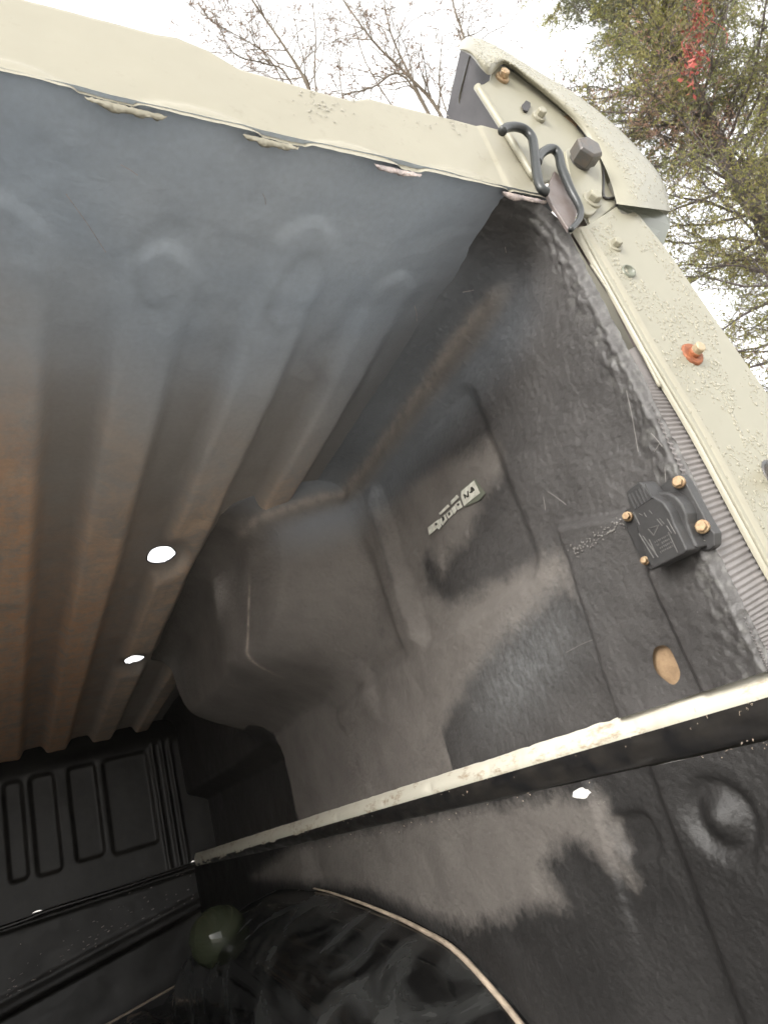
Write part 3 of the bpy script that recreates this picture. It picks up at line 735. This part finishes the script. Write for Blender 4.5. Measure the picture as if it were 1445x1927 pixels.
# ------------------------------------------------------------------ hook and strap
YH = .316
hk = lambda l: onY(zp(l, 6.02, 920, 200), YH)
HK = thing('wire_hook', at(1010, 300, 1, YH), 'black rubber coated wire hook bent over the cream sill corner', 'hook')
inv = Matrix.Translation(-Vector(HK.location))
def part_of(o, root):
    o.parent = root; o.matrix_parent_inverse = Matrix.Translation(-Vector(root.location)); return o
pth = catmull(hk([(150, 285), (165, 262), (210, 240), (300, 232), (400, 262), (480, 345), (505, 450), (520, 580), (535, 720), (560, 860), (600, 945), (655, 975)]), 6)
part_of(fromb('hook_arm', tube_bm(pth, .0048, 12), M['hook'], None, True), HK)
pth = catmull(hk([(545, 640), (575, 560), (640, 500), (720, 482), (785, 545), (815, 680), (860, 800), (930, 960), (1000, 1090), (1035, 1190), (1015, 1290), (920, 1400)]), 6)
n_ = len(pth); part_of(fromb('hook_loop', tube_bm(pth, [.0048 if i < n_ * .55 else .0048 - .0022 * (i / n_ - .55) / .45 for i in range(n_)], 12), M['hook'], None, True), HK)
strapl = onY(zp([(742, 728), (830, 815), (925, 965), (1012, 1140), (1000, 1210), (962, 1330), (912, 1408), (860, 1330), (790, 1220), (700, 1085), (655, 985), (690, 870)], 6.02, 920, 200), YH + .006)
so = bev(fromb('steel_strap', poly_bm(strapl, (0, .004, 0)), M['strap']), .0008)
setp(so, 'flat brown steel strap end hanging in the black wire hook', 'strap')

# ------------------------------------------------------------------ the lower bed, standing upright
LO = thing('upright_truck_bed', (0, 0, GZ), 'black pickup bed standing upright beneath the overturned cream bed', 'truck bed', 'stacked truck beds')
def LP(o, label=None):
    o.parent = LO; o.matrix_parent_inverse = Matrix.Translation((0, 0, -GZ))
    if label: o['label'] = label
    return o
# black rim under the cream rail
ry = np.linspace(Y0 - .03, Y1 + .01, 320); RY, RV = np.meshgrid(ry, np.linspace(0, 1, 14), indexing='ij')
ztp = -.019 - .022 * (RY - Y0) / 2.1; zbt = -.052 - .008 * sst(.5, 2.4, RY)
RZ = ztp + RV * (zbt - ztp)
RX = XR - .010 + .004 * fbm(RY * 30, RV * 3) * .6 + .010 * RV ** 2 + .012 * sst(.9, 1, RV)
LP(gridmesh('rim', np.stack([RX, RY, RZ], -1), M['blackmetal'], None, flip=False), 'chipped black rim below the cream rail')
LP(fromb('rim_top', poly_bm([Vector((.523, Y0, -.0215)), Vector((.70, Y0, -.0215)), Vector((.70, Y1, -.0450)), Vector((.523, Y1, -.0450))], (0, 0, -.004)), M['blackmetal']))
# bright chips and painted glints on the rim
bm = bmesh.new(); rr_ = random.Random(21)
for i in range(110):
    y = .34 + 2.0 * rr_.random() ** 2.2; zt0 = -.019 - .022 * (y - Y0) / 2.1
    z = zt0 - rr_.choice((.001, .004, .030, .033)) + rr_.gauss(0, .003); L = rr_.uniform(.0006, .0035) * (3 if rr_.random() < .06 else 1) * min(1, y * 1.1); x = .5165 + .006 * max(0, min(1, (zt0 - z) / .033)) ** 2
    tube_bm([(x, y, z), (x - .0005, y + L * .5, z + rr_.gauss(0, .0006)), (x, y + L, z + rr_.gauss(0, .001))], rr_.uniform(.0002, .0006) * min(1, .35 + y * .6), 5, bm)
setp(LP(fromb('rim_chips', bm, M['bead'])), kind='stuff')
# side wall
wy = np.concatenate([np.arange(.25, .75, .004), np.arange(.75, Y1 + .01, .009)]); WY, WV = np.meshgrid(wy, np.linspace(0, 1, 120), indexing='ij')
WZ = -.050 - WV * .50
D = .004 * fbm(WY * 8, WZ * 8) + .0014 * fbm(WY * 40, WZ * 40)
dc = np.hypot(WY - .448, (WZ + .101)) 
D += .009 * np.exp(-((dc - .026) / .008) ** 2) - .007 * (1 - sst(.003, .016, dc))       # round embossed dimple
D += .009 * rrect(WY, WZ, .533, .588, -.128, -.088, .005, .015)
D -= .005 * sst(.592, .602, WY + .10 * (WZ + .09)) * sst(-.24, -.15, WZ)                                        # wall steps in ahead of the post
D += .014 * np.exp(-((WY - (.545 + .05 * (WZ + .1))) / .012) ** 2) * sst(-.30, -.12, WZ) * 0
D += .010 * (1 - sst(.492, .506, WY - .06 * (WZ + .1))) * 0 - .008 * (1 - sst(.498, .512, WY + .05 * (WZ + .1)))
D -= .012 * sst(1.40, 1.46, WY)
grey = [(560, 1590), (800, 1540), (1040, 1500), (1120, 1500), (1140, 1560), (1178, 1660), (1130, 1625), (1082, 1578), (1048, 1600), (1015, 1632), (1062, 1700), (985, 1712), (935, 1730), (880, 1748), (800, 1722), (690, 1672), (600, 1660), (480, 1650)]
gp = [(p.y, p.z) for p in (at(x, y, 0, .522) for x, y in grey)]
dust = np.clip(sdist(WY, WZ, gp), -.2, .2)
P = np.stack([XR + D, WY, WZ], -1)
hp = at(1088, 1495, 0, .522)
cutw, u_, v_ = punch(P, WY, WZ, hp.y, hp.z, .0135, .0052, .10, 2.1); P[..., 1], P[..., 2] = u_, v_
LP(gridmesh('side_wall', P, M['lowerwall'], None, dict(dust=dust, edge=np.zeros_like(dust)), cutw, False), 'dusty black lower side wall with round dimple')
# wheel housing: crowned arch, wet and black
ay = np.linspace(.66, 2.34, 200); ax_ = np.linspace(0, 1, 46); AY, AU = np.meshgrid(ay, ax_, indexing='ij')
zc = np.interp(AY, [.66, .74, .80, .84, .887, .95, 1.08, 1.21, 1.34, 1.47, 1.65, 1.85, 2.02, 2.16, 2.26, 2.34],
               [-.55, -.42, -.345, -.297, -.262, -.219, -.188, -.165, -.146, -.132, -.128, -.150, -.19, -.25, -.36, -.52])
k = np.ones(9) / 9; zc[:, :] = np.array([np.convolve(np.pad(zc[:, 0], 4, 'edge'), k, 'valid')]).T
XA = .545 - AU * .225
drop = .055 * np.clip(AU / .8, 0, 1) ** 2 + .40 * np.clip((AU - .80) / .20, 0, 1) ** 2.2
XA = np.where(AU > .8, .545 - .18 - .045 * np.sin((AU - .8) / .2 * 1.57), XA)
ZA = zc - drop + .002 * fbm(AY * 9, AU * 6)
LP(gridmesh('wheel_housing', np.stack([XA, AY, ZA], -1), M['wet'], None, flip=True), 'wet glossy black wheel housing arch')
# beige seam bead where arch meets wall
bp = [(.521, yy, float(np.interp(yy, AY[:, 0], zc[:, 0])) + .002) for yy in np.linspace(.76, 1.47, 40)]
bp = [(x - .003, y, z) for x, y, z in bp]
LP(fromb('seam_bead', tube_bm(bp, [.0048 - .0034 * i / 39 for i in range(40)], 8), M['bead'], None, True), 'beige seam bead along wheel arch')
# front wall with ledge
PX, PV = np.meshgrid(np.arange(XL, XR + .06, .008), np.linspace(0, 1, 90), indexing='ij'); PZ = -.035 - PV * .42
edge = -.245 + .155 * PX
PD = .0 + .06 * sst(0, .02, edge - PZ) - .012 * np.exp(-((PZ + .055) / .006) ** 2) - .006 * np.exp(-((PZ - (edge + .03)) / .01) ** 2) + .004 * fbm(PX * 12, PZ * 12)
LP(gridmesh('front_wall', np.stack([PX, Y1 - .01 + PD, PZ], -1), M['darkfront'], None))
LP(fromb('front_rim', tube_bm(catmull([(-1, Y1 - .02, -.046), (-.3, Y1 - .02, -.048), (.02, Y1 - .02, -.046), (.1, Y1 - .02, -.041), (.3, Y1 - .02, -.044), (.5, Y1 - .02, -.043)], 8), .006, 8), M['blackmetal'], None, True))
bm = bmesh.new()  # pale flecks painted in as glints along the front rim
for i in range(70):
    x = rr_.uniform(-.05, .5); z = -.245 + .155 * x + .03 + abs(rr_.gauss(0, .05)); p = Vector((x, Y1 - .022, min(z, -.06)))
    tube_bm([p, p + Vector((rr_.uniform(.001, .008), 0, rr_.uniform(-.001, .003)))], rr_.uniform(.0004, .0013), 5, bm)
setp(LP(fromb('rim_chips', bm, M['weld'])), kind='stuff')
# floor of the lower bed
LX_, LY_ = np.meshgrid(np.arange(XL, XR + .03, .010), np.arange(.25, Y1 + .08, .02), indexing='ij')
LZ_ = -.56 + .19 * sst(.3, 2.5, LY_) + .010 * np.clip(np.sin(LX_ / .13 * 6.28) * 2, -1, 1)
LP(gridmesh('floor_panel', np.stack([LX_, LY_, LZ_], -1), M['wet'], None))
LP(fromb('floor_seam', tube_bm([(.506, 2.435, -.327), (.40, 2.432, -.340), (.217, 2.43, -.3625), (.0, 2.43, -.385)], .0035, 8), M['bead'], None, True))
# far side and outer skins down to the ground
LY, LV = np.meshgrid(np.linspace(.25, Y1, 80), np.linspace(0, 1, 30), indexing='ij')
LP(gridmesh('side_wall', np.stack([XL + .12 * rrect(LY, -LV, .9, 2.1, -1.2, -.35, .05, .1), LY, -.035 - LV * .53], -1), M['wall'], None, dict(dust=LY * 0 - .05, edge=LY * 0)), 'black side wall opposite the wet wheel housing')
OY, OV = np.meshgrid(np.linspace(.22, Y1 + .02, 90), np.linspace(0, 1, 30), indexing='ij')
for sgn, x0 in ((1, .70), (-1, -1.17)):
    OZ = -.10 + OV * (GZ + .10 - .004)
    arch = np.hypot((OY - 1.5) / .43, (OZ - GZ) / .45) < 1
    LP(gridmesh('outer_side_panel', np.stack([x0 + sgn * .04 * np.sin(OV * 2.8), OY, OZ], -1), M['paint'], None, cut=(arch[:-1, :-1] & arch[1:, 1:])))

for xa, xb in ((.527, .735), (-1.20, -1.002)):
    LP(bev(fromb('rear_post', poly_bm([Vector((xa, .222, -.047)), Vector((xb, .222, -.047)), Vector((xb, .222, GZ)), Vector((xa, .222, GZ))], (0, .026, 0)), M['paint']), .004, 3))

# ------------------------------------------------------------------ glass globe on the wheel housing
bc = at(412, 1762, 1, 1.62); rb = .058
bm = bmesh.new(); bmesh.ops.create_uvsphere(bm, u_segments=40, v_segments=24, radius=rb)
for v in bm.verts:
    v.co.z *= .96; f_ = max(0, v.co.z / rb); v.co.x *= 1 + .05 * f_; v.co += v.co.normalized() * .0015 * noise.noise(v.co * 30)
for v in bm.verts: v.co += bc
setp(fromb('glass_globe', bm, M['globe'], None, True), 'clear greenish globe on the wet black wheel housing', 'globe')

# ------------------------------------------------------------------ trees
class Wood:
    def __init__(s): s.v = []; s.f = []
    def limb(s, path, r0, r1, seg=5):
        n = len(path); up = None; rings = []
        for i, p in enumerate(path):
            t = (path[min(i + 1, n - 1)] - path[max(i - 1, 0)])
            if t.length < 1e-9: t = Vector((0, 0, 1))
            t.normalize()
            if up is None: up = t.orthogonal().normalized()
            up = up - t * up.dot(t)
            up = up.normalized() if up.length > 1e-6 else t.orthogonal().normalized()
            sd_ = t.cross(up); r = r0 + (r1 - r0) * i / (n - 1); b = len(s.v); rings.append(b)
            for k in range(seg):
                a = 2 * math.pi * k / seg; s.v.append(p + (up * math.cos(a) + sd_ * math.sin(a)) * r)
        for a, b in zip(rings, rings[1:]):
            for k in range(seg): s.f.append((a + k, a + (k + 1) % seg, b + (k + 1) % seg, b + k))
    def build(s, name, mat, root):
        o = mesh(name, s.v, s.f, mat, None, True); o.parent = root; o.matrix_parent_inverse = Matrix.Translation(-Vector(root.location)); return o
def wander(p, d, L, n, jit, lift=0.):
    out = [p.copy()]; d = d.normalized()
    for i in range(n):
        d = (d + Vector((rng.gauss(0, jit), rng.gauss(0, jit), rng.gauss(0, jit) + lift))).normalized()
        p = p + d * (L / n); out.append(p)
    return out
def grow(wood, twig, buds, path, r0, lvl, L):
    n = len(path)
    for i in range(1, n):
        for rep in range(1 if lvl else 2):
            if rng.random() > (.75 if lvl < 1 else .62 if lvl < 2 else .5): continue
            t = (path[i] - path[i - 1]).normalized(); sdv = Vector((rng.gauss(0, 1), rng.gauss(0, 1), rng.gauss(0, 1)))
            sdv = (sdv - t * sdv.dot(t)).normalized(); d = (t * rng.uniform(.5, 1.1) + sdv * rng.uniform(.6, 1.1) + Vector((0, 0, .15))).normalized()
            l = L * rng.uniform(.5, 1.1) * (1 - .45 * i / n); ch = wander(path[i], d, l, 6 if lvl < 2 else 4, .16)
            rr = max(.0018, r0 * (1 - .6 * i / n) * .45)
            (wood if lvl < 1 else twig).limb(ch, rr, max(.0012, rr * .35), 4 if lvl < 1 else 3)
            if lvl < 2: grow(wood, twig, buds, ch, rr, lvl + 1, l * .52)
            if lvl >= 1:
                for q in ch[1:]: buds.append((q, (q - ch[0]).normalized()))
def budmesh(buds, root, size):
    V = []; F = []
    for p, d in buds:
        if rng.random() < .55: continue
        e = (d + Vector((rng.gauss(0, .4), rng.gauss(0, .4), rng.gauss(0, .4)))).normalized(); s_ = e.orthogonal().normalized(); u_ = e.cross(s_); L = size * rng.uniform(.6, 1.5); b = len(V)
        V += [p, p + e * L * .45 + s_ * L * .2, p + e * L * .45 - s_ * L * .1 + u_ * L * .17, p + e * L * .45 - s_ * L * .1 - u_ * L * .17, p + e * L]
        F += [(b, b + 1, b + 2), (b, b + 2, b + 3), (b, b + 3, b + 1), (b + 4, b + 2, b + 1), (b + 4, b + 3, b + 2), (b + 4, b + 1, b + 3)]
    o = mesh('buds', V, F, M['bud'], None); o.parent = root; o.matrix_parent_inverse = Matrix.Translation(-Vector(root.location)); return o
def bare_tree(limbs, base, label, L):
    root = thing('bare_tree', (base.x, base.y, GZ), label, 'tree', 'bare trees behind the truck bed')
    wood = Wood(); twig = Wood(); buds = []; tr = Wood()
    top = Vector((base.x, base.y, base.z))
    tr.limb(catmull([Vector((base.x, base.y, GZ - .1)), Vector((base.x + .05, base.y + .03, GZ + (base.z - GZ) * .5)), top], 6), .11, .05, 10)
    for pts, r in limbs:
        p = [at(x, y, 1, Y) for x, y, Y in pts]
        path = catmull([top, top.lerp(p[0], .5) + Vector((.05, 0, -.1))] + p, 5)
        wood.limb(path, r * 1.3, r * .3, 7)
        grow(wood, twig, buds, path[8:], r, 0, L)
    tr.build('trunk', M['bark'], root); wood.build('limbs', M['bark'], root); setp(twig.build('twigs', M['bark'], root), kind='stuff'); setp(budmesh(buds, root, .020), kind='stuff')
    return root
b1 = at(650, 420, 1, 3.4); b1.z = 3.6
bare_tree([([(580, 165, 3.4), (540, 95, 3.4), (475, 0, 3.4), (440, -60, 3.4)], .017), ([(595, 170, 3.9), (594, 60, 3.9), (582, -40, 3.9)], .012),
           ([(545, 150, 3.2), (500, 120, 3.2), (440, 100, 3.2), (400, 20, 3.2)], .009), ([(520, 130, 3.6), (470, 80, 3.6), (400, 40, 3.6), (360, -20, 3.6)], .007), ([(640, 150, 4.2), (650, 70, 4.2), (690, -20, 4.2)], .008)], b1, 'bare twiggy tree rising behind the left part of the sill', .75)
b2 = at(900, 420, 1, 3.0); b2.z = 3.2
bare_tree([([(825, 210, 3.1), (765, 140, 3.1), (700, 75, 3.1), (625, -30, 3.1)], .019), ([(775, 150, 3.3), (735, 60, 3.3), (718, -30, 3.3)], .016),
           ([(765, 148, 3.0), (700, 165, 3.0), (645, 180, 3.0)], .012), ([(830, 180, 3.6), (830, 100, 3.6), (838, 0, 3.6)], .010), ([(872, 70, 3.2), (858, 30, 3.2), (842, -40, 3.2)], .016), ([(880, 60, 3.3), (910, -20, 3.3)], .008), ([(900, 90, 3.6), (960, 40, 3.6), (1010, -20, 3.6)], .008), ([(700, 140, 3.5), (670, 60, 3.5), (640, -30, 3.5)], .008)],
          b2, 'bare budding tree with forked limbs behind the sill and fender end', .7)

def cedar(base, height, label, n_br, seed, bias, rad, zlo=0.12):
    global rng
    rng = random.Random(seed)
    root = thing('cedar_tree', (base[0], base[1], GZ), label, 'tree', 'cedar trees beyond the pillar')
    tr = Wood(); br = Wood(); tw = Wood(); V = []; F = []; T = []
    path = [Vector((base[0] + .12 * math.sin(i * .9 + seed), base[1] + .1 * math.cos(i * 1.1), GZ + height * i / 12)) for i in range(13)]
    tr.limb(path, .16, .02, 12)
    def spray(p, d, size, tint):
        for k in range(4):
            e = (d * .8 + Vector((rng.gauss(0, .6), rng.gauss(0, .6), rng.gauss(0, .5)))).normalized(); s_ = Vector((rng.gauss(0, 1), rng.gauss(0, 1), rng.gauss(0, 1))).cross(e)
            if s_.length < 1e-5: continue
            s_.normalize(); L = size * rng.uniform(.5, 1.25); wd = L * .13; b = len(V); m = p + e * L * .5
            V.extend([p, m + s_ * wd, p + e * L, m - s_ * wd]); F.append((b, b + 1, b + 2, b + 3)); tv = min(1, max(0, tint + rng.gauss(0, .06))); T.extend([tv] * 4)
    for i in range(n_br):
        f = zlo + (1 - zlo) * rng.random(); z = GZ + height * f; j = min(11, int(f * 12)); o = path[j].lerp(path[j + 1], f * 12 - j)
        a = rng.uniform(0, 2 * math.pi); L = rad * (1.15 - f) ** .75 * rng.uniform(.6, 1.1)
        d = Vector((math.cos(a), math.sin(a), rng.uniform(.05, .65))); pth = wander(o, d, L, 9, .13, .03)
        br.limb(pth, .020 * (1.2 - f) + .005, .003, 5)
        tone = rng.random(); base_t = (rng.uniform(.02, .3) if tone < .5 else rng.uniform(.4, .62) if tone < .92 else rng.uniform(.72, .85)) 
        if base_t < .7: base_t = min(.64, base_t + bias * (1 - f))
        for q in range(2, 10):
            for rep in range(3):
                t = (pth[q] - pth[q - 1]).normalized(); e = (t * rng.uniform(.3, 1) + Vector((rng.gauss(0, .7), rng.gauss(0, .7), rng.gauss(0, .55)))).normalized()
                l = L * .28 * rng.uniform(.5, 1.2); ch = wander(pth[q], e, l, 5, .2, .05); tw.limb(ch, .0042, .0016, 3)
                bare = rng.random() < .12
                for c in range(1, 6):
                    if not bare:
                        spray(ch[c], (ch[c] - ch[c - 1]).normalized(), .042, base_t); 
                    if rng.random() < .75:
                        g = (e + Vector((rng.gauss(0, .8), rng.gauss(0, .8), rng.gauss(0, .7)))).normalized(); c2 = wander(ch[c], g, l * .4, 3, .2); tw.limb(c2, .0022, .001, 3)
                        if not bare:
                            for z_ in c2[1:]: spray(z_, g, .036, base_t)
    tr.build('trunk', M['cedarbark'], root); br.build('branches', M['cedarbark'], root); setp(tw.build('twigs', M['cedarbark'], root), kind='stuff')
    o = mesh('crown', V, F, M['leaf'], None, False, dict(tint=T)); o.parent = root; o.matrix_parent_inverse = Matrix.Translation(-Vector(root.location))
    return root
tp = at(1315, 190, 1, 2.3)
cedar((tp.x, tp.y), 10.5, 'tall olive green cedar with dark trunk right of the pillar', 250, 11, .55, 2.5, .20)
# red dead vine hanging in the cedar
v0 = at(1318, -20, 1, 1.72); v1 = at(1302, 140, 1, 1.72)
bm = bmesh.new()
rng = random.Random(5)
for k in range(26):
    t0 = rng.random() * .8; p = v0.lerp(v1, t0); d = (v1 - v0).normalized()
    pth = wander(p + Vector((rng.gauss(0, .04), rng.gauss(0, .04), 0)), d + Vector((rng.gauss(0, .5), rng.gauss(0, .5), 0)), rng.uniform(.15, .4), 5, .35); tube_bm(pth, .004, 4, bm)
for k in range(240):
    p = v0.lerp(v1, rng.random() ** .7) + Vector((rng.gauss(0, .06), rng.gauss(0, .06), rng.gauss(0, .06))); s_ = rng.uniform(.02, .045)
    e = Vector((rng.gauss(0, 1), rng.gauss(0, 1), rng.gauss(0, 1))).normalized(); u_ = e.orthogonal().normalized()
    a = bm.verts.new(p - e * s_); b = bm.verts.new(p + u_ * s_ * .5); c = bm.verts.new(p + e * s_); d_ = bm.verts.new(p - u_ * s_ * .5); bm.faces.new((a, b, c, d_))
vine = fromb('red_vine', bm, M['redvine']); setp(vine, 'red dead vine hanging among the cedar branches', 'vine')
